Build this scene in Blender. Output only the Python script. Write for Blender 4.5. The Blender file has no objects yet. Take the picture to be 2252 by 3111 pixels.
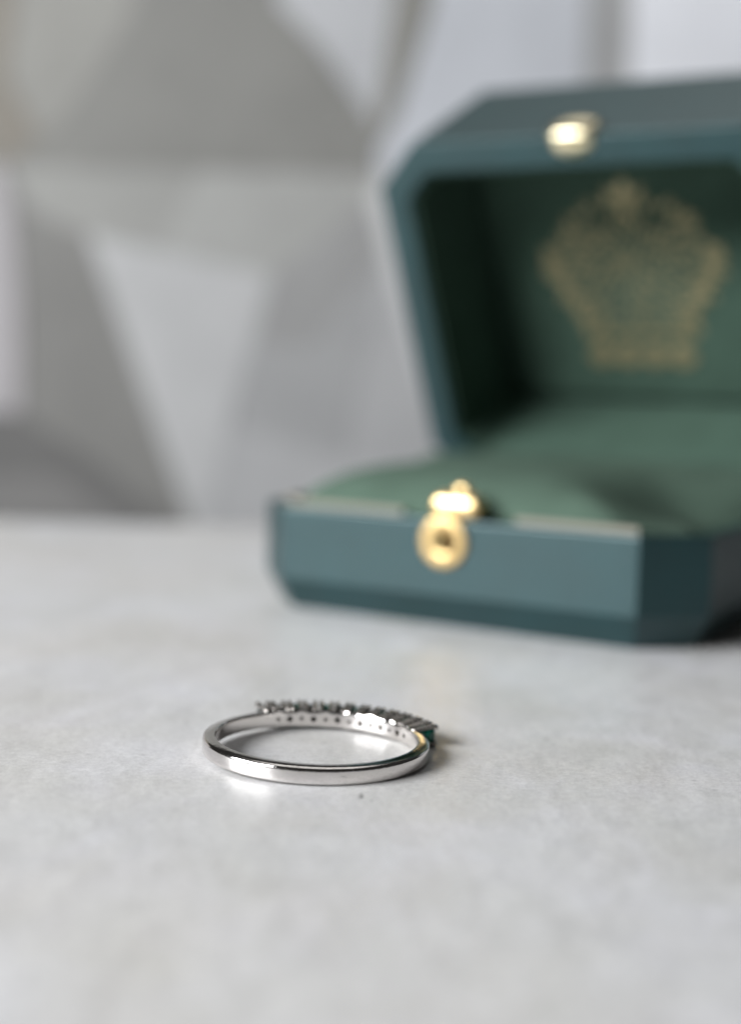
import bpy, bmesh, math, random
from mathutils import Matrix, Vector
random.seed(4)
MM = 0.001
rad = math.radians
sc = bpy.context.scene
COL = sc.collection

# ------------------------------------------------------------------ camera
PITCH, ROLL, HC, FPX = 0.09904, 0.02729, 34.56, 4554.7
cd = bpy.data.cameras.new('camera')
cam = bpy.data.objects.new('camera', cd)
COL.objects.link(cam)
fw = Vector((0, math.cos(PITCH), -math.sin(PITCH)))
rt = Vector((1, 0, 0))
up = rt.cross(fw)
r2 = rt * math.cos(ROLL) + up * math.sin(ROLL)
u2 = -rt * math.sin(ROLL) + up * math.cos(ROLL)
cam.matrix_world = Matrix(((r2.x, u2.x, -fw.x, 0), (r2.y, u2.y, -fw.y, 0),
                           (r2.z, u2.z, -fw.z, HC * MM), (0, 0, 0, 1)))
cd.sensor_fit = 'HORIZONTAL'
cd.sensor_width = 36
cd.lens = 36 * FPX / 2252
cd.clip_start = 0.005
cd.clip_end = 20
cd.dof.use_dof = True
cd.dof.focus_distance = 0.1275
cd.dof.aperture_fstop = 16
sc.camera = cam

# ------------------------------------------------------------------ world + lamps
w = bpy.data.worlds.new("World")
sc.world = w
w.use_nodes = True
wb = w.node_tree.nodes['Background']
wb.inputs[0].default_value = (1.0, 0.97, 0.93, 1)
wb.inputs[1].default_value = 0.025


def area(name, pos, target, sx, sy, power, colr=(1, 1, 1)):
    l = bpy.data.lights.new(name, 'AREA')
    l.shape = 'RECTANGLE'
    l.size, l.size_y, l.energy, l.color = sx, sy, power, colr
    o = bpy.data.objects.new(name, l)
    COL.objects.link(o)
    p, t = Vector(pos), Vector(target)
    o.location = p
    o.rotation_euler = (t - p).to_track_quat('-Z', 'Y').to_euler()
    return o


# daylight through a two-pane window at the left, a little in front of the ring
C0 = Vector((-0.004, 0.13, 0))
az = rad(203)
dirw = Vector((math.cos(az), math.sin(az), 0))
side = Vector((-dirw.y, dirw.x, 0))
WD = 0.72
for s in (-1, 1):
    area('window_light', C0 + dirw * WD + side * (0.165 * s) + Vector((0, 0, 0.375)),
         C0 + side * (0.165 * s) + Vector((0, 0, 0.02)), 0.29, 0.29, 8.0, (0.965, 0.983, 1.0))
# added overhead fill lamp, standing in for soft bounce off an unseen ceiling
area('overhead_fill', (0.0, 0.70, 0.98), (0.02, 0.15, 0), 0.62, 0.6, 1.8, (1.0, 0.985, 0.97))

sc.view_settings.view_transform = 'Standard'
sc.view_settings.look = 'None'
sc.view_settings.exposure = 0
sc.view_settings.gamma = 1
sc.cycles.caustics_reflective = True
sc.cycles.caustics_refractive = True
sc.cycles.blur_glossy = 0.4
sc.cycles.max_bounces = 10
sc.cycles.use_denoising = True


# ------------------------------------------------------------------ materials
def mat(name, base, rough=0.5, metal=0.0, spec=0.5, **kw):
    m = bpy.data.materials.new(name)
    m.use_nodes = True
    b = m.node_tree.nodes['Principled BSDF']
    b.inputs['Base Color'].default_value = (*base, 1)
    b.inputs['Roughness'].default_value = rough
    b.inputs['Metallic'].default_value = metal
    b.inputs['Specular IOR Level'].default_value = spec
    for k, v in kw.items():
        b.inputs[k.replace('_', ' ')].default_value = v
    return m


def noise(nt, scale, detail=4, rough=0.55, dist=0.0, stretch=(1, 1, 1), rot=(0, 0, 0)):
    tc = nt.nodes.new('ShaderNodeTexCoord')
    mp = nt.nodes.new('ShaderNodeMapping')
    mp.inputs['Scale'].default_value = stretch
    mp.inputs['Rotation'].default_value = rot
    nt.links.new(tc.outputs['Object'], mp.inputs['Vector'])
    n = nt.nodes.new('ShaderNodeTexNoise')
    n.inputs['Scale'].default_value = scale
    n.inputs['Detail'].default_value = detail
    n.inputs['Roughness'].default_value = rough
    n.inputs['Distortion'].default_value = dist
    nt.links.new(mp.outputs[0], n.inputs['Vector'])
    return n.outputs['Fac']


def ramp(nt, fac, stops):
    r = nt.nodes.new('ShaderNodeValToRGB')
    el = r.color_ramp.elements
    while len(el) < len(stops):
        el.new(0.5)
    for e, (p, c) in zip(el, stops):
        e.position = p
        e.color = (c, c, c, 1) if not isinstance(c, tuple) else (*c, 1)
    nt.links.new(fac, r.inputs[0])
    return r.outputs[0]


def mix(nt, fac, a, b, mode='MIX'):
    m = nt.nodes.new('ShaderNodeMix')
    m.data_type = 'RGBA'
    m.blend_type = mode
    for sock, v in ((m.inputs[0], fac), (m.inputs[6], a), (m.inputs[7], b)):
        if hasattr(v, 'is_linked'):
            nt.links.new(v, sock)
        else:
            sock.default_value = v if not isinstance(v, tuple) or len(v) == 4 else (*v, 1)
    return m.outputs[2]


def bump(m, fac, strength, dist):
    nt = m.node_tree
    b = nt.nodes.new('ShaderNodeBump')
    b.inputs['Strength'].default_value = strength
    b.inputs['Distance'].default_value = dist
    nt.links.new(fac, b.inputs['Height'])
    nt.links.new(b.outputs[0], nt.nodes['Principled BSDF'].inputs['Normal'])


def marble():
    m = mat('marble', (0.6, 0.6, 0.6), 0.34, spec=0.45)
    nt = m.node_tree
    bs = nt.nodes['Principled BSDF']
    cloud = noise(nt, 85, 6, 0.6, 0.6, rot=(0, 0, 0.5), stretch=(1, 0.75, 1))
    c1 = ramp(nt, cloud, [(0.3, (0.54, 0.538, 0.527)), (0.5, (0.583, 0.581, 0.583)), (0.7, (0.622, 0.62, 0.643))])
    warm = noise(nt, 22, 3, 0.5, 0.3)
    c2 = mix(nt, ramp(nt, warm, [(0.42, 0.0), (0.62, 0.75)]), c1, (0.97, 0.945, 0.905, 1), 'MULTIPLY')
    vein = noise(nt, 40, 5, 0.65, 1.6, rot=(0, 0, -0.6), stretch=(1, 0.4, 1))
    vf = ramp(nt, vein, [(0.44, 0.0), (0.5, 1.0), (0.56, 0.0)])
    c3 = mix(nt, vf, c2, (0.95, 0.945, 0.945, 1), 'MULTIPLY')
    # fine crystalline grain
    gr = noise(nt, 1500, 3, 0.7)
    c4 = mix(nt, 1.0, c3, ramp(nt, gr, [(0.3, 0.88), (0.7, 1.10)]), 'MULTIPLY')
    gr2 = noise(nt, 420, 4, 0.7, 0.8, rot=(0, 0, 0.7), stretch=(1, 0.5, 1))
    c5 = mix(nt, 1.0, c4, ramp(nt, gr2, [(0.34, 0.95), (0.66, 1.045)]), 'MULTIPLY')
    gr3 = noise(nt, 4300, 2, 0.8)
    c5 = mix(nt, 1.0, c5, ramp(nt, gr3, [(0.32, 0.90), (0.5, 1.0), (0.68, 1.09)]), 'MULTIPLY')
    # pores and darker crystals scattered thinly
    vo = nt.nodes.new('ShaderNodeTexVoronoi')
    vo.inputs['Scale'].default_value = 260
    tcv = nt.nodes.new('ShaderNodeTexCoord')
    nt.links.new(tcv.outputs['Object'], vo.inputs['Vector'])
    c5 = mix(nt, 1.0, c5, ramp(nt, vo.outputs['Distance'], [(0.035, 0.80), (0.085, 1.0)]), 'MULTIPLY')
    # one small dark fleck in the stone just in front of the ring, a few paler ones elsewhere
    tc = nt.nodes.new('ShaderNodeTexCoord')
    for (x, y, rx, ry, k) in ((-0.1, 117.4, 0.6, 1.6, 0.35), (0.7, 116.2, 0.4, 1.0, 0.6), (6.2, 121.5, 0.5, 1.2, 0.86),
                              (14.6, 101.6, 0.3, 0.5, 0.8), (-13.0, 118.5, 0.5, 1.0, 0.9)):
        mp = nt.nodes.new('ShaderNodeMapping')
        mp.vector_type = 'TEXTURE'
        mp.inputs['Location'].default_value = (x * MM, y * MM, 0)
        mp.inputs['Scale'].default_value = (rx * MM, ry * MM, 1)
        nt.links.new(tc.outputs['Object'], mp.inputs[0])
        ln = nt.nodes.new('ShaderNodeVectorMath')
        ln.operation = 'LENGTH'
        nt.links.new(mp.outputs[0], ln.inputs[0])
        ad = nt.nodes.new('ShaderNodeMath')
        ad.operation = 'ADD'
        nt.links.new(ln.outputs['Value'], ad.inputs[0])
        nt.links.new(noise(nt, 1800, 2), ad.inputs[1])
        c5 = mix(nt, 1.0, c5, ramp(nt, ad.outputs[0], [(0.55, k), (1.0, 1.0)]), 'MULTIPLY')
    nt.links.new(c5, bs.inputs['Base Color'])
    rr = ramp(nt, gr2, [(0.3, 0.34), (0.7, 0.48)])
    nt.links.new(rr, bs.inputs['Roughness'])
    bump(m, gr, 0.35, 0.00004)
    bs.inputs['Subsurface Weight'].default_value = 0.0
    return m


def leather():
    m = mat('green_leather', (0.010, 0.038, 0.046), 0.38, spec=0.85)
    m.node_tree.nodes['Principled BSDF'].inputs['Specular Tint'].default_value = (0.76, 0.97, 1.0, 1)
    nt = m.node_tree
    n = noise(nt, 1600, 3, 0.6)
    bump(m, n, 0.3, 0.00005)
    c = ramp(nt, noise(nt, 150, 4), [(0.3, (0.0016, 0.019, 0.021)), (0.7, (0.0026, 0.026, 0.029))])
    nt.links.new(c, nt.nodes['Principled BSDF'].inputs['Base Color'])
    return m


def suede(name, colr):
    m = mat(name, colr, 0.95, spec=0.15)
    nt = m.node_tree
    bs = nt.nodes['Principled BSDF']
    c = mix(nt, 1.0, (*colr, 1), ramp(nt, noise(nt, 120, 5), [(0.3, 0.88), (0.7, 1.12)]), 'MULTIPLY')
    nt.links.new(c, bs.inputs['Base Color'])
    bump(m, noise(nt, 2500, 3), 0.5, 0.00006)
    return m


def silver(name='white_gold', base=(0.78, 0.75, 0.73), r0=0.06, r1=0.17):
    m = mat(name, base, 0.1, 1.0)
    nt = m.node_tree
    bs = nt.nodes['Principled BSDF']
    n = noise(nt, 900, 5, 0.7, 0.3, stretch=(1, 1, 0.35))
    nt.links.new(ramp(nt, n, [(0.35, r0), (0.7, r1)]), bs.inputs['Roughness'])
    n2 = noise(nt, 800, 5, 0.75)
    bump(m, n2, 0.4, 0.00004)
    return m


M_MARBLE = marble()
M_LEATHER = leather()
M_CUSH = suede('green_suede', (0.082, 0.128, 0.097))
M_LINING = suede('green_lining', (0.056, 0.096, 0.073))
M_LIP = mat('cream_satin', (0.24, 0.225, 0.18), 0.6)
M_SILVER = silver()
M_PRONG = silver('white_gold_prong', (0.47, 0.44, 0.41), 0.2, 0.38)
M_GALLERY = mat('dark_gallery_metal', (0.15, 0.14, 0.13), 0.45, 1.0)
M_GOLD = mat('polished_gold', (0.86, 0.63, 0.31), 0.33, 1.0)
M_FOIL = mat('gold_foil', (0.34, 0.30, 0.175), 0.42, 0.7)
bump(M_FOIL, noise(M_FOIL.node_tree, 700, 3, 0.6), 1.0, 0.0006)
M_BRASS = mat('brushed_brass', (0.60, 0.43, 0.20), 0.38, 1.0)
M_BRONZE = mat('dark_brass', (0.22, 0.17, 0.08), 0.32, 1.0)
M_PALEGOLD = mat('pale_gold', (0.84, 0.74, 0.50), 0.3, 1.0)
M_EMERALD = mat('emerald', (0.0, 0.12, 0.085), 0.05, 0, 0.6, Transmission_Weight=0.45, IOR=1.58)
M_DIAMOND = mat('diamond', (0.10, 0.11, 0.108), 0.06, 0, 0.6, Transmission_Weight=0.5, IOR=2.2)
M_STEEL = mat('hinge_steel', (0.5, 0.5, 0.48), 0.3, 1.0)


# ------------------------------------------------------------------ mesh helpers (all in millimetres)
def mesh(name, verts, faces, material, parent=None, smooth=False, bevel=None, autosmooth=None):
    me = bpy.data.meshes.new(name)
    me.from_pydata([(v[0] * MM, v[1] * MM, v[2] * MM) for v in verts], [], faces)
    me.materials.append(material)
    bm = bmesh.new()
    bm.from_mesh(me)
    bmesh.ops.recalc_face_normals(bm, faces=bm.faces)
    bm.to_mesh(me)
    bm.free()
    o = bpy.data.objects.new(name, me)
    COL.objects.link(o)
    if parent:
        o.parent = parent
    if smooth:
        for p in me.polygons:
            p.use_smooth = True
    if bevel:
        b = o.modifiers.new('bevel', 'BEVEL')
        b.width = bevel * MM
        b.segments = 3
        b.limit_method = 'ANGLE'
        b.angle_limit = rad(20)
        for p in me.polygons:
            p.use_smooth = True
        b.harden_normals = True
    return o


def empty(name, loc=(0, 0, 0)):
    o = bpy.data.objects.new(name, None)
    o.empty_display_size = 0.005
    COL.objects.link(o)
    o.location = loc
    return o


def tag(o, label, cat, kind=None, group=None):
    if label:
        o['label'] = label
    if cat:
        o['category'] = cat
    if kind:
        o['kind'] = kind
    if group:
        o['group'] = group
    return o


def loft(loops, close_first=True, close_last=True):
    n = len(loops[0])
    v = [p for l in loops for p in l]
    f = []
    for i in range(len(loops) - 1):
        for j in range(n):
            k = (j + 1) % n
            f.append((i * n + j, i * n + k, (i + 1) * n + k, (i + 1) * n + j))
    if close_first:
        f.append(tuple(range(n - 1, -1, -1)))
    if close_last:
        f.append(tuple((len(loops) - 1) * n + j for j in range(n)))
    return v, f


# ------------------------------------------------------------------ the table top
def tabletop():
    x0, x1, y0, y1, t = -420, 420, -420, 309.5, 20
    v = [(x, y, z) for z in (0, -t) for (x, y) in ((x0, y0), (x1, y0), (x1, y1), (x0, y1))]
    f = [(0, 1, 2, 3), (7, 6, 5, 4), (0, 4, 5, 1), (1, 5, 6, 2), (2, 6, 7, 3), (3, 7, 4, 0)]
    o = mesh('tabletop', v, f, M_MARBLE)
    tag(o, 'pale grey mottled marble table top under the ring and the box', None, 'structure')


tabletop()

# ------------------------------------------------------------------ the panelled wall behind
WALL_Y = 560
XL, XR, ZT, ZB = -300, 300, 122, -6
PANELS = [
    # facet light and shade painted as tone (r,g,b) , outline (x,z), proud mm
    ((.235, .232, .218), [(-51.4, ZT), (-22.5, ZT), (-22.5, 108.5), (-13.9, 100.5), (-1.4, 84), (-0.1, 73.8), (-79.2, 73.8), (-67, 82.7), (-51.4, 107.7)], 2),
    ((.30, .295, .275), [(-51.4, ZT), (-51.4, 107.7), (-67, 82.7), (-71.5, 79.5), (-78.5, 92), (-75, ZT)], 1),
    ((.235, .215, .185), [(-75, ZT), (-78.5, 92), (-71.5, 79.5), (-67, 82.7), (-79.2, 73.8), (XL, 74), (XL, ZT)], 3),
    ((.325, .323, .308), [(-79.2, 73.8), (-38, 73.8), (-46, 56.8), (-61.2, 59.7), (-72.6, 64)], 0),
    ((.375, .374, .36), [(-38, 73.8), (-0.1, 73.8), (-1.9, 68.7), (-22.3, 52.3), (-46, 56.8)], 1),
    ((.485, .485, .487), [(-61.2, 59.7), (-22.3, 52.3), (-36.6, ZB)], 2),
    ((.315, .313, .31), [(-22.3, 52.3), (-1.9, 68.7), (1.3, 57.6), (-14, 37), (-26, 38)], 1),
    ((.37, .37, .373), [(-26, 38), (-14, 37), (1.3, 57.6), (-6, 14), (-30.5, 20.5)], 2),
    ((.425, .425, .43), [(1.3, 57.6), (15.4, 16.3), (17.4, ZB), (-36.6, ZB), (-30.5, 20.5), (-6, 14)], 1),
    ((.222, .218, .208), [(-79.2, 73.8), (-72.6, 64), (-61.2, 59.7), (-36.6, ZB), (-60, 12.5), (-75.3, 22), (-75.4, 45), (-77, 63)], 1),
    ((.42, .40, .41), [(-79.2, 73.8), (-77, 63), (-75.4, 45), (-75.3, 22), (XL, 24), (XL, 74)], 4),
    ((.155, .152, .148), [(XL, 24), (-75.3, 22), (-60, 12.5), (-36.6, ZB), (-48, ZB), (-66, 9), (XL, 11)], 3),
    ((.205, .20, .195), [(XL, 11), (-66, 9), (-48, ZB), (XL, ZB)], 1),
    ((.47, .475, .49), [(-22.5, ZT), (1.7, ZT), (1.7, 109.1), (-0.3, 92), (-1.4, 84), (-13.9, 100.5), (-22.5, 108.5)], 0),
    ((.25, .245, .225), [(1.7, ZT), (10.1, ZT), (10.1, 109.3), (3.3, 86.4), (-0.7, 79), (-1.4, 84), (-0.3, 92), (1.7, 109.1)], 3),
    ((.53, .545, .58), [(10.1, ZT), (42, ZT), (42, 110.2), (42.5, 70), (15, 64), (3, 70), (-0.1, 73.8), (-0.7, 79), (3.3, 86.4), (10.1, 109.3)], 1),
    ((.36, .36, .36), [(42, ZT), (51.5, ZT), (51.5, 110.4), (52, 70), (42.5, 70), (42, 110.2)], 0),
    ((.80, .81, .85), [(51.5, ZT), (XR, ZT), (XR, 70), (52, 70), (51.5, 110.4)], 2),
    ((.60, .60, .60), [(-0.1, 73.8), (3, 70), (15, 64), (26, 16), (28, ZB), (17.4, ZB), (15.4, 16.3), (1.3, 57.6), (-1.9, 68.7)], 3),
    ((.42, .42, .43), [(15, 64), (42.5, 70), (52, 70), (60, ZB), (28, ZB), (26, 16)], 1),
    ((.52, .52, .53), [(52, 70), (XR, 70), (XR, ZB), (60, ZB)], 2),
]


def wall():
    root = empty('wall', (0, WALL_Y * MM, 0))
    tag(root, 'white wall of triangular panels, facet shading painted in greys, standing blurred behind the box', 'wall')
    b = [(sx * 532, sy, sz) for sy in (8, 24) for sx, sz in ((-1, -37), (1, -37), (1, 188), (-1, 188))]
    mesh('backing', b, [(0, 1, 2, 3), (7, 6, 5, 4), (0, 4, 5, 1), (1, 5, 6, 2), (2, 6, 7, 3), (3, 7, 4, 0)],
         mat('wall_backing', (.3, .3, .29), 0.8), root)
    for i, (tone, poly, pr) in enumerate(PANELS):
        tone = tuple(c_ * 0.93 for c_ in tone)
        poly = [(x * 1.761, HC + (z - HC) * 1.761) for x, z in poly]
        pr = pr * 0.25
        m = mat('wall_panel_painted_shade', tone, 0.6, spec=0.3)
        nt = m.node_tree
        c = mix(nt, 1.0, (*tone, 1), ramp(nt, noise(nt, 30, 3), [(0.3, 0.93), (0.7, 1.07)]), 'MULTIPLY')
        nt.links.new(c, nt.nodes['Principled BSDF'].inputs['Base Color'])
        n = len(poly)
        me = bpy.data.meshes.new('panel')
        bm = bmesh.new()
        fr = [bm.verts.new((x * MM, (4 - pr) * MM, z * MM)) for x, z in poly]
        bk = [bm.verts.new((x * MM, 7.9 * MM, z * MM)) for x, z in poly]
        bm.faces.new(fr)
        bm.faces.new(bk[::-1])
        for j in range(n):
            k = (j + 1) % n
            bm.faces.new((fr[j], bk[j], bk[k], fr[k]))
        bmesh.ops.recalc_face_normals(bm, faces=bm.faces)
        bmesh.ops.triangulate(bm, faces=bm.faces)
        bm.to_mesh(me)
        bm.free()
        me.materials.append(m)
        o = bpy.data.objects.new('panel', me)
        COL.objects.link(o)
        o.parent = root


wall()

# ------------------------------------------------------------------ the jewellery box
W_, D_, CH, HB, TH, HL = 66.5, 60.15, 6.96, 14.42, 1.1147, 27.7
BX, BY, YAW = 10.21, 194.72, -0.5317


def octo(ins, z, lid=False):
    h, c = W_ / 2 - ins, CH - ins * 0.586
    c = max(c, 1.0)
    d0, d1 = ins, D_ - ins
    p = [(-h + c, d0), (h - c, d0), (h, d0 + c), (h, d1 - c), (h - c, d1), (-h + c, d1), (-h, d1 - c), (-h, d0 + c)]
    if lid:     # hinge at y=0, opening edge towards -y
        return [(x, y - D_, z) for x, y in p]
    return [(x, y, z) for x, y in p]


def jewel_box():
    box = empty('jewellery_box', (BX * MM, BY * MM, 0))
    box.rotation_euler = (0, 0, YAW)
    tag(box, 'open dark green leather jewellery box with gold clasp on the marble behind the ring', 'jewellery box')
    # base tray
    T = 2.4
    v, f = loft([octo(2.3, 0.0), octo(2.1, 0.4), octo(0.0, 4.4), octo(0.0, HB - 0.25), octo(0.12, HB), octo(T, HB), octo(T, 2.5)])
    base = mesh('base', v, f, M_LEATHER, box, bevel=0.45)
    # cream lip round the inside of the rim, notched behind the clasp
    ins0, ins1 = T + 0.05, T + 0.75
    ho, hi = octo(ins0, 0), octo(ins1, 0)
    z0, z1 = 6.0, HB + 0.75
    right = [(8.4, 0), 1]
    left = [(-8.2, 0), 0, 7, 6]
    for way in (right, left):
        po = [(way[0][0], ins0)] + [(ho[i][0], ho[i][1]) for i in way[1:]]
        pi = [(way[0][0], ins1)] + [(hi[i][0], hi[i][1]) for i in way[1:]]
        v, f = [], []
        for (a, b) in zip(po, pi):
            v += [(a[0], a[1], z0), (a[0], a[1], z1), (b[0], b[1], z1), (b[0], b[1], z0)]
        n = len(po)
        for i in range(n - 1):
            for j in range(4):
                k = (j + 1) % 4
                f.append((i * 4 + j, i * 4 + k, (i + 1) * 4 + k, (i + 1) * 4 + j))
        f += [(0, 1, 2, 3), tuple((n - 1) * 4 + j for j in (3, 2, 1, 0))]
        mesh('inner_lip', v, f, M_LIP, box, bevel=0.15)
    # padded cushion: a puffed octagon
    loops = []
    prof = [(i_, z_ + 0.7) for i_, z_ in [(3.4, 11.0), (3.3, 14.0), (3.7, 14.9), (4.9, 16.0), (6.6, 17.2), (8.8, 18.2), (11.5, 18.9), (13, 19.15), (15, 19.35), (17.5, 19.6), (20, 19.8), (23, 19.95), (27, 20.1)]]

    def ring_pts(ins, z):
        h, d0, d1 = W_ / 2 - ins, ins, D_ - ins
        c = max(min(CH, h * 0.8), 0.8) + 2.0 * min(1, ins / 10)
        c = min(c, h * 0.55)
        corners = [(-h + c, d0), (h - c, d0), (h, d0 + c), (h, d1 - c), (h - c, d1), (-h + c, d1), (-h, d1 - c), (-h, d0 + c)]
        out = []
        for i in range(8):
            a, b = corners[i], corners[(i + 1) % 8]
            for t in range(8):
                t /= 8
                out.append((a[0] + (b[0] - a[0]) * t, a[1] + (b[1] - a[1]) * t, z))
        return out
    v, f = loft([ring_pts(i, z) for i, z in prof])
    # the pad dips towards its right-hand front corner
    v = [(x, y, z - (4.6 * math.exp(-((x - 24) / 8.5) ** 2 - ((y - 22) / 13) ** 2) if z > 15 else 0)) for x, y, z in v]
    v = [(x, y, z + (max(z, 20.6) - z) * 0.85 * min(1, max(0, (y - 34) / 14)) if z > 15 else z) for x, y, z in v]
    o = mesh('cushion', v, f, M_CUSH, box, smooth=True)
    ss = o.modifiers.new('sub', 'SUBSURF')
    ss.levels = ss.render_levels = 1

    # round push button on the front
    def lathe(profile, n=48):
        v, f = [], []
        for r, h in profile:
            for i in range(n):
                a = 2 * math.pi * i / n
                v.append((r * math.cos(a), -h, r * math.sin(a)))
        for i in range(len(profile) - 1):
            for j in range(n):
                k = (j + 1) % n
                f.append((i * n + j, i * n + k, (i + 1) * n + k, (i + 1) * n + j))
        f.append(tuple(range(n)))
        f.append(tuple((len(profile) - 1) * n + j for j in range(n)))
        return v, f
    v, f = lathe([(3.4, -0.3), (3.5, 0.2), (3.4, 0.42), (3.1, 0.52), (2.2, 0.56), (1.4, 0.55), (1.3, 0.3), (0.4, 0.28)])
    pb = mesh('push_button', [(x - 0.55, y, z + 11.55) for x, y, z in v], f, M_BRASS, box, smooth=True)
    v, f = lathe([(1.0, 0.2), (1.0, 1.5), (0.92, 1.8), (0.7, 2.0), (0.2, 2.1)], 32)
    mesh('button_stem', [(x - 0.55, y, z + 11.55) for x, y, z in v], f, M_BRONZE, pb, smooth=True)

    # rounded catch standing on the front rim
    def blob(cx, cy, cz, rx, ry, rz, e=0.6, ev=None, nu=40, nv=24):
        ev = ev or e
        def sp(t, p):
            return math.copysign(abs(t) ** p, t)
        v, f = [], []
        for i in range(1, nv):
            ph = -math.pi / 2 + math.pi * i / nv
            for j in range(nu):
                a = 2 * math.pi * j / nu
                v.append((cx + rx * sp(math.cos(ph), ev * 0.5) * sp(math.cos(a), e), cy + ry * sp(math.cos(ph), ev) * sp(math.sin(a), e), cz + rz * sp(math.sin(ph), ev)))
        for i in range(nv - 2):
            for j in range(nu):
                k = (j + 1) % nu
                f.append((i * nu + j, i * nu + k, (i + 1) * nu + k, (i + 1) * nu + j))
        f.append(tuple(range(nu - 1, -1, -1)))
        f.append(tuple((nv - 2) * nu + j for j in range(nu)))
        return v, f
    v1, f1 = blob(0.8, 1.2, HB + 1.8, 3.5, 1.6, 1.9, 0.42, 1.0)
    v2, f2 = blob(0.8, 2.4, HB + 3.6, 1.2, 0.9, 1.1, 0.9)
    v3, f3 = blob(0.8, 2.0, HB + 0.3, 2.3, 1.5, 0.6, 0.7)
    v = v1 + v2 + v3
    f = f1 + [tuple(i + len(v1) for i in q) for q in f2] + [tuple(i + len(v1) + len(v2) for i in q) for q in f3]
    mesh('catch', v, f, M_GOLD, box, smooth=True)

    # lid, hinged at the back and leaning open
    v, f = loft([octo(3.4, HL + 1.9, True), octo(1.5, HL + 1.5, True), octo(0.0, HL, True), octo(0.0, 0.2, True), octo(0.1, 0.0, True), octo(4.6, 0.0, True), octo(4.9, 0.6, True), octo(4.9, 24.4, True)])
    lid = mesh('lid', v, f, M_LEATHER, box, bevel=0.3)
    lid.location = (0, D_ * MM, HB * MM)
    lid.rotation_euler = (-TH, 0, 0)
    v, f = loft([octo(4.95, 24.3, True), octo(4.95, 1.0, True), octo(5.4, 1.0, True), octo(5.4, 23.0, True)])
    mesh('lid_lining', v, f, M_LINING, lid)
    v, f = loft([octo(6.6, 22.98, True), octo(6.6, 21.6, True), octo(6.9, 21.2, True), octo(7.6, 21.05, True)])
    mesh('lid_pad', v, f, M_LINING, lid, bevel=0.4)
    # catch plate: a rounded plate on the outer face folding over the rim
    v, f = blob(0.6, -D_ - 0.1, 1.9, 4.0, 1.5, 2.9, 1.0)
    v2, f2 = blob(0.6, -D_ + 1.2, 0.0, 3.2, 1.9, 0.6, 1.0)
    v3 = v + v2
    f3 = f + [tuple(i + len(v) for i in q) for q in f2]
    mesh('catch_plate', v3, f3, M_PALEGOLD, lid, smooth=True)
    emblem(lid)
    # hinge barrels between lid and base
    v, f = [], []
    for x0, x1 in ((-20, -8), (8, 20)):
        b0 = len(v)
        for x in (x0, x1):
            for i in range(16):
                a = 2 * math.pi * i / 16
                v.append((x, D_ + 0.9 + 1.0 * math.cos(a), HB - 0.5 + 1.0 * math.sin(a)))
        for j in range(16):
            k = (j + 1) % 16
            f.append((b0 + j, b0 + k, b0 + 16 + k, b0 + 16 + j))
        f += [tuple(b0 + j for j in range(16)), tuple(b0 + 16 + j for j in range(15, -1, -1))]
    mesh('hinge', v, f, M_STEEL, box, smooth=True)


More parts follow.
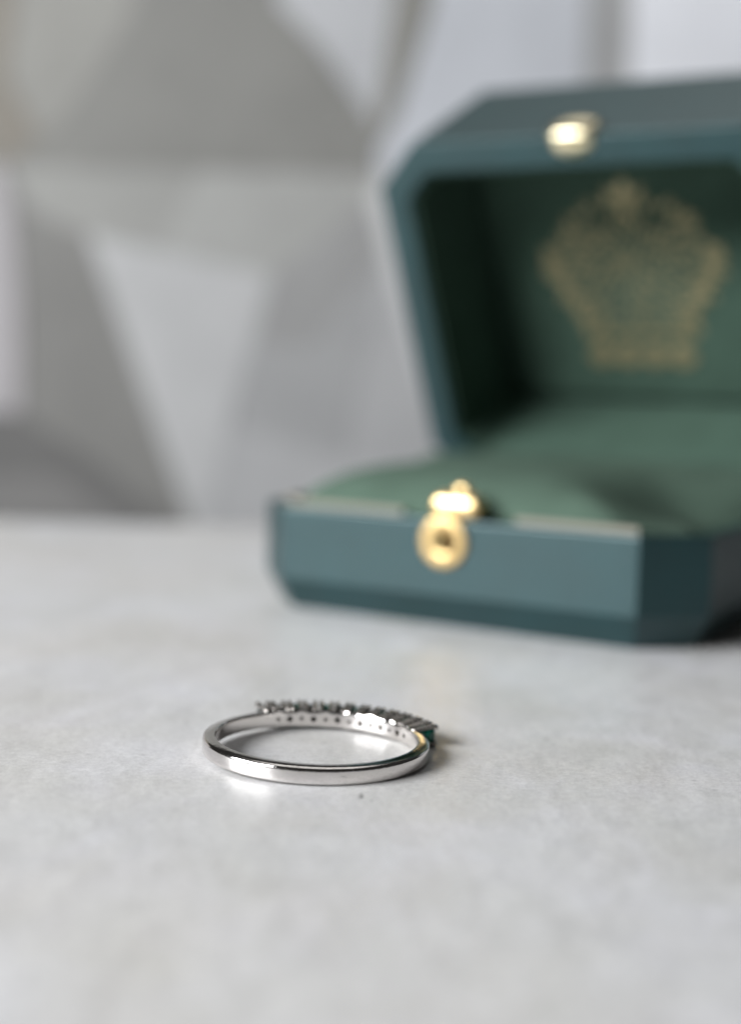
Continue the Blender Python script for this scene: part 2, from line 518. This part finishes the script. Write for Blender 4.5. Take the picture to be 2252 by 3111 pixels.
def emblem(lid):
    """gold foil crest printed on the lid lining: crown, shield ring, side sprays of leaves, ribbon below"""
    v, f = [], []
    CXR, CQ, ZS = -1.2, 30.7, 21.03
    cnt = [0]

    def P(u, w_, s=0.0):
        return (CXR + u, -(CQ + w_), ZS - s)

    def poly(pts, s=0.06):
        cnt[0] += 1
        s += 0.0007 * cnt[0]
        b = len(v)
        n = len(pts)
        for u, w_ in pts:
            v.append(P(u, w_, s))
        for u, w_ in pts:
            v.append(P(u, w_, 0.0))
        f.append(tuple(range(b, b + n)))
        f.append(tuple(range(b + 2 * n - 1, b + n - 1, -1)))
        for j in range(n):
            k = (j + 1) % n
            f.append((b + j, b + n + j, b + n + k, b + k))

    def stroke(pts, w_):
        for (a, b) in zip(pts[:-1], pts[1:]):
            dx, dy = b[0] - a[0], b[1] - a[1]
            l = math.hypot(dx, dy) or 1
            nx, ny = -dy / l * w_ / 2, dx / l * w_ / 2
            poly([(a[0] + nx, a[1] + ny), (a[0] - nx, a[1] - ny), (b[0] - nx, b[1] - ny), (b[0] + nx, b[1] + ny)])

    def arc(cx, cy, r, a0, a1, w_, n=18, ry=None):
        ry = ry or r
        stroke([(cx + r * math.cos(rad(a0 + (a1 - a0) * i / n)), cy + ry * math.sin(rad(a0 + (a1 - a0) * i / n))) for i in range(n + 1)], w_)

    def leaf(cx, cy, L, wd, ang):
        c, s = math.cos(rad(ang)), math.sin(rad(ang))
        pts = []
        for i in range(10):
            t = 2 * math.pi * i / 10
            x, y = L / 2 * math.cos(t), wd / 2 * math.sin(t) * (1 - 0.3 * math.cos(t))
            pts.append((cx + x * c - y * s, cy + x * s + y * c))
        poly(pts)
    # crown
    poly([(-2.6, 11.9), (2.6, 11.9), (3.4, 14.2), (1.5, 13.3), (0, 15.8), (-1.5, 13.3), (-3.4, 14.2)])
    leaf(0, 10.2, 2.6, 2.4, 90)
    # the crest is an all-over filigree of small leaves inside a broad urn-shaped outline
    rnd = random.Random(11)

    def halfwidth(w_):
        pts = [(-18, 9.5), (-12, 10.6), (-7, 12.0), (-4, 14.6), (0, 16.6), (3.5, 15.2), (6, 12.6), (9, 11.6), (11, 8.4), (12.5, 4.0)]
        for (a0, b0), (a1, b1) in zip(pts[:-1], pts[1:]):
            if a0 <= w_ <= a1:
                return b0 + (b1 - b0) * (w_ - a0) / (a1 - a0)
        return 0
    placed = []
    for _ in range(6000):
        if len(placed) > 210:
            break
        u, w_ = rnd.uniform(-17, 17), rnd.uniform(-13, 12.5)
        if abs(u) > halfwidth(w_) - 0.6:
            continue
        if ((abs(u) - 4.6) / 3.0) ** 2 + ((w_ - 9.0) / 1.5) ** 2 < 1:
            continue
        if abs(u + 0.3) < 0.9 and 3 < w_ < 6:
            continue
        if any((u - a_) ** 2 + (w_ - b_) ** 2 < 1.55 for a_, b_ in placed):
            continue
        placed.append((u, w_))
        edge = abs(u) / max(1, halfwidth(w_))
        leaf(u, w_, rnd.uniform(1.5, 2.0) + 0.7 * edge ** 3, rnd.uniform(0.6, 0.85) + 0.5 * edge ** 3,
             math.degrees(math.atan2(w_ - 2, u)) + rnd.uniform(-30, 30))
    # heavier lobes at both shoulders
    for sgn in (-1, 1):
        for (x, y, l_, wd_, an) in ((14.4, 2.2, 4.4, 2.4, 65), (13.2, -1.2, 4.2, 2.4, 55), (11.4, -4.6, 4.0, 2.2, 60), (9.6, -8.6, 3.4, 2.0, 70)):
            leaf(sgn * x, y, l_, wd_, an if sgn > 0 else 180 - an)
    # ribbon of lobes at the foot
    for u in (-7.4, -2.7, 2.3, 7.0):
        leaf(u, -15.0, 4.2, 3.6, 90 + u * 2)
        arc(u, -15.2, 2.3, 180, 360, 0.6, 12)
    stroke([(-10.2, -11.9), (-5, -11.4), (0, -11.7), (5, -11.5), (9.8, -12.0)], 0.7)
    mesh('emblem', v, f, M_FOIL, lid)


jewel_box()

# ------------------------------------------------------------------ the ring
RX, RY, T1, T2, RH, RI, RO = -4.254, 129.65, 0.01927, -0.00993, 1.41, 8.873, 10.0
nrm = Vector((T1, T2, 1)).normalized()
ra = Vector((0, 1, 0)).cross(nrm).normalized()
rb = nrm.cross(ra)
STEP = 7.3
A0 = 28.1                       # first stone, thirteen in the row
STONES = [A0 + STEP * k for k in range(13)]
AS, AE = A0 - 6.5, A0 + 12 * STEP + 6.5


def polar(r, deg, z):
    a = rad(deg)
    return (r * math.cos(a), r * math.sin(a), z)


def sstep(a, b, x):
    t = min(1, max(0, (x - a) / (b - a)))
    return t * t * (3 - 2 * t)


def ring():
    root = empty('ring')
    M = Matrix(((ra.x, rb.x, nrm.x, 0), (ra.y, rb.y, nrm.y, 0), (ra.z, rb.z, nrm.z, 0), (0, 0, 0, 1)))
    tag(root, 'slim white metal ring with a row of green and clear stones lying on marble', 'ring')
    N = 720
    loops = []
    for i in range(N):
        d = 360 * i / N
        inset = sstep(AS - 2.5, AS + 0.5, d) * (1 - sstep(AE - 0.5, AE + 2.5, d))
        # scalloped upper and lower edge under the stones
        ph = (d - STONES[0]) / STEP
        bmp = inset * (0.10 + 0.10 * math.cos(2 * math.pi * ph / 2) + 0.035 * math.cos(2 * math.pi * ph))
        zt, zb = RH + bmp * 0.9, 0.0 - bmp * 0.15
        ro = RO - 0.35 * inset
        ri = RI
        barrel = 0.03
        prof = [(ri + 0.14, zb), (ro - 0.10, zb), (ro - 0.035, zb + 0.035), (ro - 0.005, zb + 0.11)]
        for k in range(1, 8):
            t = k / 8
            prof.append((ro + barrel * math.sin(math.pi * t), zb + 0.11 + t * (zt - zb - 0.38)))
        prof += [(ro - 0.004, zt - 0.25), (ro - 0.03, zt - 0.175), (ro - 0.075, zt - 0.11), (ro - 0.13, zt - 0.065), (ro - 0.20, zt - 0.035), (ro - 0.29, zt - 0.012), (ro - 0.55, zt + 0.026),
                 (ri + 0.17, zt + 0.075), (ri + 0.08, zt + 0.06), (ri + 0.02, zt - 0.02), (ri, zt - 0.2), (ri, zb + 0.2), (ri + 0.03, zb + 0.08), (ri + 0.08, zb + 0.03)]
        loops.append([polar(r, d, z) for r, z in prof])
    n = len(loops[0])
    v = [p for l in loops for p in l]
    f = []
    for i in range(N):
        i2 = (i + 1) % N
        for j in range(n):
            k = (j + 1) % n
            f.append((i * n + j, i2 * n + j, i2 * n + k, i * n + k))
    band = mesh('band', v, f, M_SILVER, root, smooth=True)
    # drill the azure holes behind each stone (boolean is applied to the mesh itself)
    cv, cf = [], []
    rnd = random.Random(3)
    for k, d in enumerate(STONES):
        r0 = 0.18 if k % 2 == 0 else 0.28
        zc = RH * 0.52 + rnd.uniform(-0.03, 0.03)
        b = len(cv)
        nn = 14
        T = Vector((-math.sin(rad(d)), math.cos(rad(d)), 0))
        for (rr, rad_) in ((RI - 0.5, r0), (RI + 0.3, r0), (RO + 0.5, r0 * 0.9)):
            c = Vector(polar(rr, d, zc))
            for q in range(nn):
                a = 2 * math.pi * q / nn
                cv.append(tuple(c + T * (rad_ * math.cos(a)) + Vector((0, 0, rad_ * math.sin(a)))))
        for s in range(2):
            for q in range(nn):
                q2 = (q + 1) % nn
                cf.append((b + s * nn + q, b + s * nn + q2, b + (s + 1) * nn + q2, b + (s + 1) * nn + q))
        cf += [tuple(b + q for q in range(nn)), tuple(b + 2 * nn + q for q in range(nn - 1, -1, -1))]
    # boolean at millimetre scale for robustness
    cut = mesh('cutter', cv, cf, M_SILVER)
    for o in (band, cut):
        o.data.transform(Matrix.Scale(1000, 4))
    md = band.modifiers.new('b', 'BOOLEAN')
    md.object = cut
    md.operation = 'DIFFERENCE'
    md.solver = 'EXACT'
    dg = bpy.context.evaluated_depsgraph_get()
    dg.update()
    nm = bpy.data.meshes.new_from_object(band.evaluated_get(dg))
    band.modifiers.clear()
    band.data = nm
    nm.transform(Matrix.Scale(0.001, 4))
    nm.name = 'band'
    bpy.data.objects.remove(cut)
    for p in nm.polygons:
        p.use_smooth = True
    if hasattr(nm, 'set_sharp_from_angle'):
        nm.set_sharp_from_angle(angle=rad(40))

    # gallery: solid plate of darker metal filling the gaps behind the prongs
    gv, gf = [], []

    def tube(path, r, n=10, v=gv, f=gf, cap=True):
        b = len(v)
        path = [Vector(p) for p in path]
        rs = r if isinstance(r, (list, tuple)) else [r] * len(path)
        for i, p in enumerate(path):
            t = (path[min(i + 1, len(path) - 1)] - path[max(i - 1, 0)]).normalized()
            a = Vector((0, 0, 1)) if abs(t.z) < 0.9 else Vector((1, 0, 0))
            s = t.cross(a).normalized()
            u = s.cross(t)
            for q in range(n):
                w_ = 2 * math.pi * q / n
                v.append(tuple(p + (s * math.cos(w_) + u * math.sin(w_)) * rs[i]))
        for i in range(len(path) - 1):
            for q in range(n):
                q2 = (q + 1) % n
                f.append((b + i * n + q, b + i * n + q2, b + (i + 1) * n + q2, b + (i + 1) * n + q))
        if cap:
            f.append(tuple(b + q for q in range(n)))
            f.append(tuple(b + (len(path) - 1) * n + q for q in range(n - 1, -1, -1)))
    nn = 160
    sec = [(9.66, 0.36), (10.6, 0.42), (10.8, 0.6), (10.8, RH - 0.28), (10.6, RH - 0.1), (9.66, RH - 0.02)]
    for i in range(nn + 1):
        d = AS + 3 + (AE - AS - 6) * i / nn
        gv += [polar(r_, d, z_) for r_, z_ in sec]
    ns = len(sec)
    for i in range(nn):
        for j in range(ns):
            j2 = (j + 1) % ns
            gf.append((i * ns + j, i * ns + j2, (i + 1) * ns + j2, (i + 1) * ns + j))
    gf += [tuple(range(ns)), tuple(nn * ns + j for j in range(ns - 1, -1, -1))]
    mesh('gallery', gv, gf, M_GALLERY, root)

    # prongs: a pair in every gap and at both ends of the row
    pm = None
    jit = random.Random(8)
    fan = lambda d: 71.9 + (d - 71.9) * 1.07
    for k, d in enumerate([fan(x) + e + jit.uniform(-0.25, 0.25) for x in STONES for e in (-2.4, 2.4)]):
        for top in (1, 0):
            o = None
            pv, pf = [], []
            if top:
                pth = [(9.2, RH - 0.08), (9.8, RH + 0.04), (10.5, RH + 0.15), (11.15, RH + 0.24), (11.5, RH + 0.26), (11.68, RH + 0.16), (11.72, RH + 0.02)]
            else:
                pth = [(9.55, 0.3), (10.0, 0.24), (10.6, 0.17), (11.15, 0.12), (11.45, 0.13), (11.62, 0.2), (11.66, 0.32)]
            tube([polar(r, 0, z) for r, z in pth], [0.19, 0.21, 0.22, 0.23, 0.235, 0.21, 0.12], 12, pv, pf)
            if top and pm is None or not top and len(PM) < 2:
                o = mesh('prong', pv, pf, M_PRONG, root, smooth=True)
                PM.append(o.data)
                pm = PM[0]
            else:
                o = bpy.data.objects.new('prong', PM[0] if top else PM[1])
                COL.objects.link(o)
                o.parent = root
            o.rotation_euler = (0, 0, rad(d))

    # stones: square step-cut emeralds alternating with round clear brilliants
    def lay(rows, n, rot=0, square=False):
        v, f = [], []
        for (depth, r) in rows:
            for q in range(n):
                a = 2 * math.pi * (q + rot) / n
                x, y = math.cos(a) * r, math.sin(a) * r
                if square:
                    m_ = max(abs(math.cos(a)), abs(math.sin(a)))
                    kx = r / m_
                    x, y = math.cos(a) * kx, math.sin(a) * kx
                    lim = r * 1.72
                    if abs(x) + abs(y) > lim:
                        s = lim / (abs(x) + abs(y))
                        x, y = x * s, y * s
                v.append((depth, x, y))
        for i in range(len(rows) - 1):
            for q in range(n):
                q2 = (q + 1) % n
                f.append((i * n + q, i * n + q2, (i + 1) * n + q2, (i + 1) * n + q))
        f += [tuple(range(n - 1, -1, -1)), tuple((len(rows) - 1) * n + q for q in range(n))]
        return v, f
    ev, ef = lay([(10.1, 0.10), (10.4, 0.40), (10.65, 0.60), (10.85, 0.74), (11.35, 0.74), (11.48, 0.6), (11.58, 0.42)], 16, 0, True)
    dv, df = lay([(10.15, 0.03), (10.98, 0.76), (11.16, 0.76), (11.48, 0.45)], 16)
    em = dm = None
    for k, d in enumerate(STONES):
        if k % 2 == 0 and k < 12:
            if em is None:
                o = mesh('emerald', ev, ef, M_EMERALD, root)
                em = o.data
            else:
                o = bpy.data.objects.new('emerald', em)
                COL.objects.link(o)
                o.parent = root
        else:
            if dm is None:
                o = mesh('diamond', dv, df, M_DIAMOND, root)
                dm = o.data
            else:
                o = bpy.data.objects.new('diamond', dm)
                COL.objects.link(o)
                o.parent = root
        o.rotation_euler = (0, 0, rad(fan(d)))
        o.location = (0, 0, 0.86 * MM)
    # rest it on the table: lowest point touches z = 0
    lo = 1e9
    for ch in root.children:
        for vv in ch.data.vertices:
            p = M @ (Matrix.Translation(ch.location) @ ch.rotation_euler.to_matrix().to_4x4() @ vv.co)
            lo = min(lo, p.z)
    print('ring lift mm', -lo / MM)
    root.matrix_world = Matrix.Translation((RX * MM, RY * MM, -lo + 0.000004)) @ M


PM = []
ring()
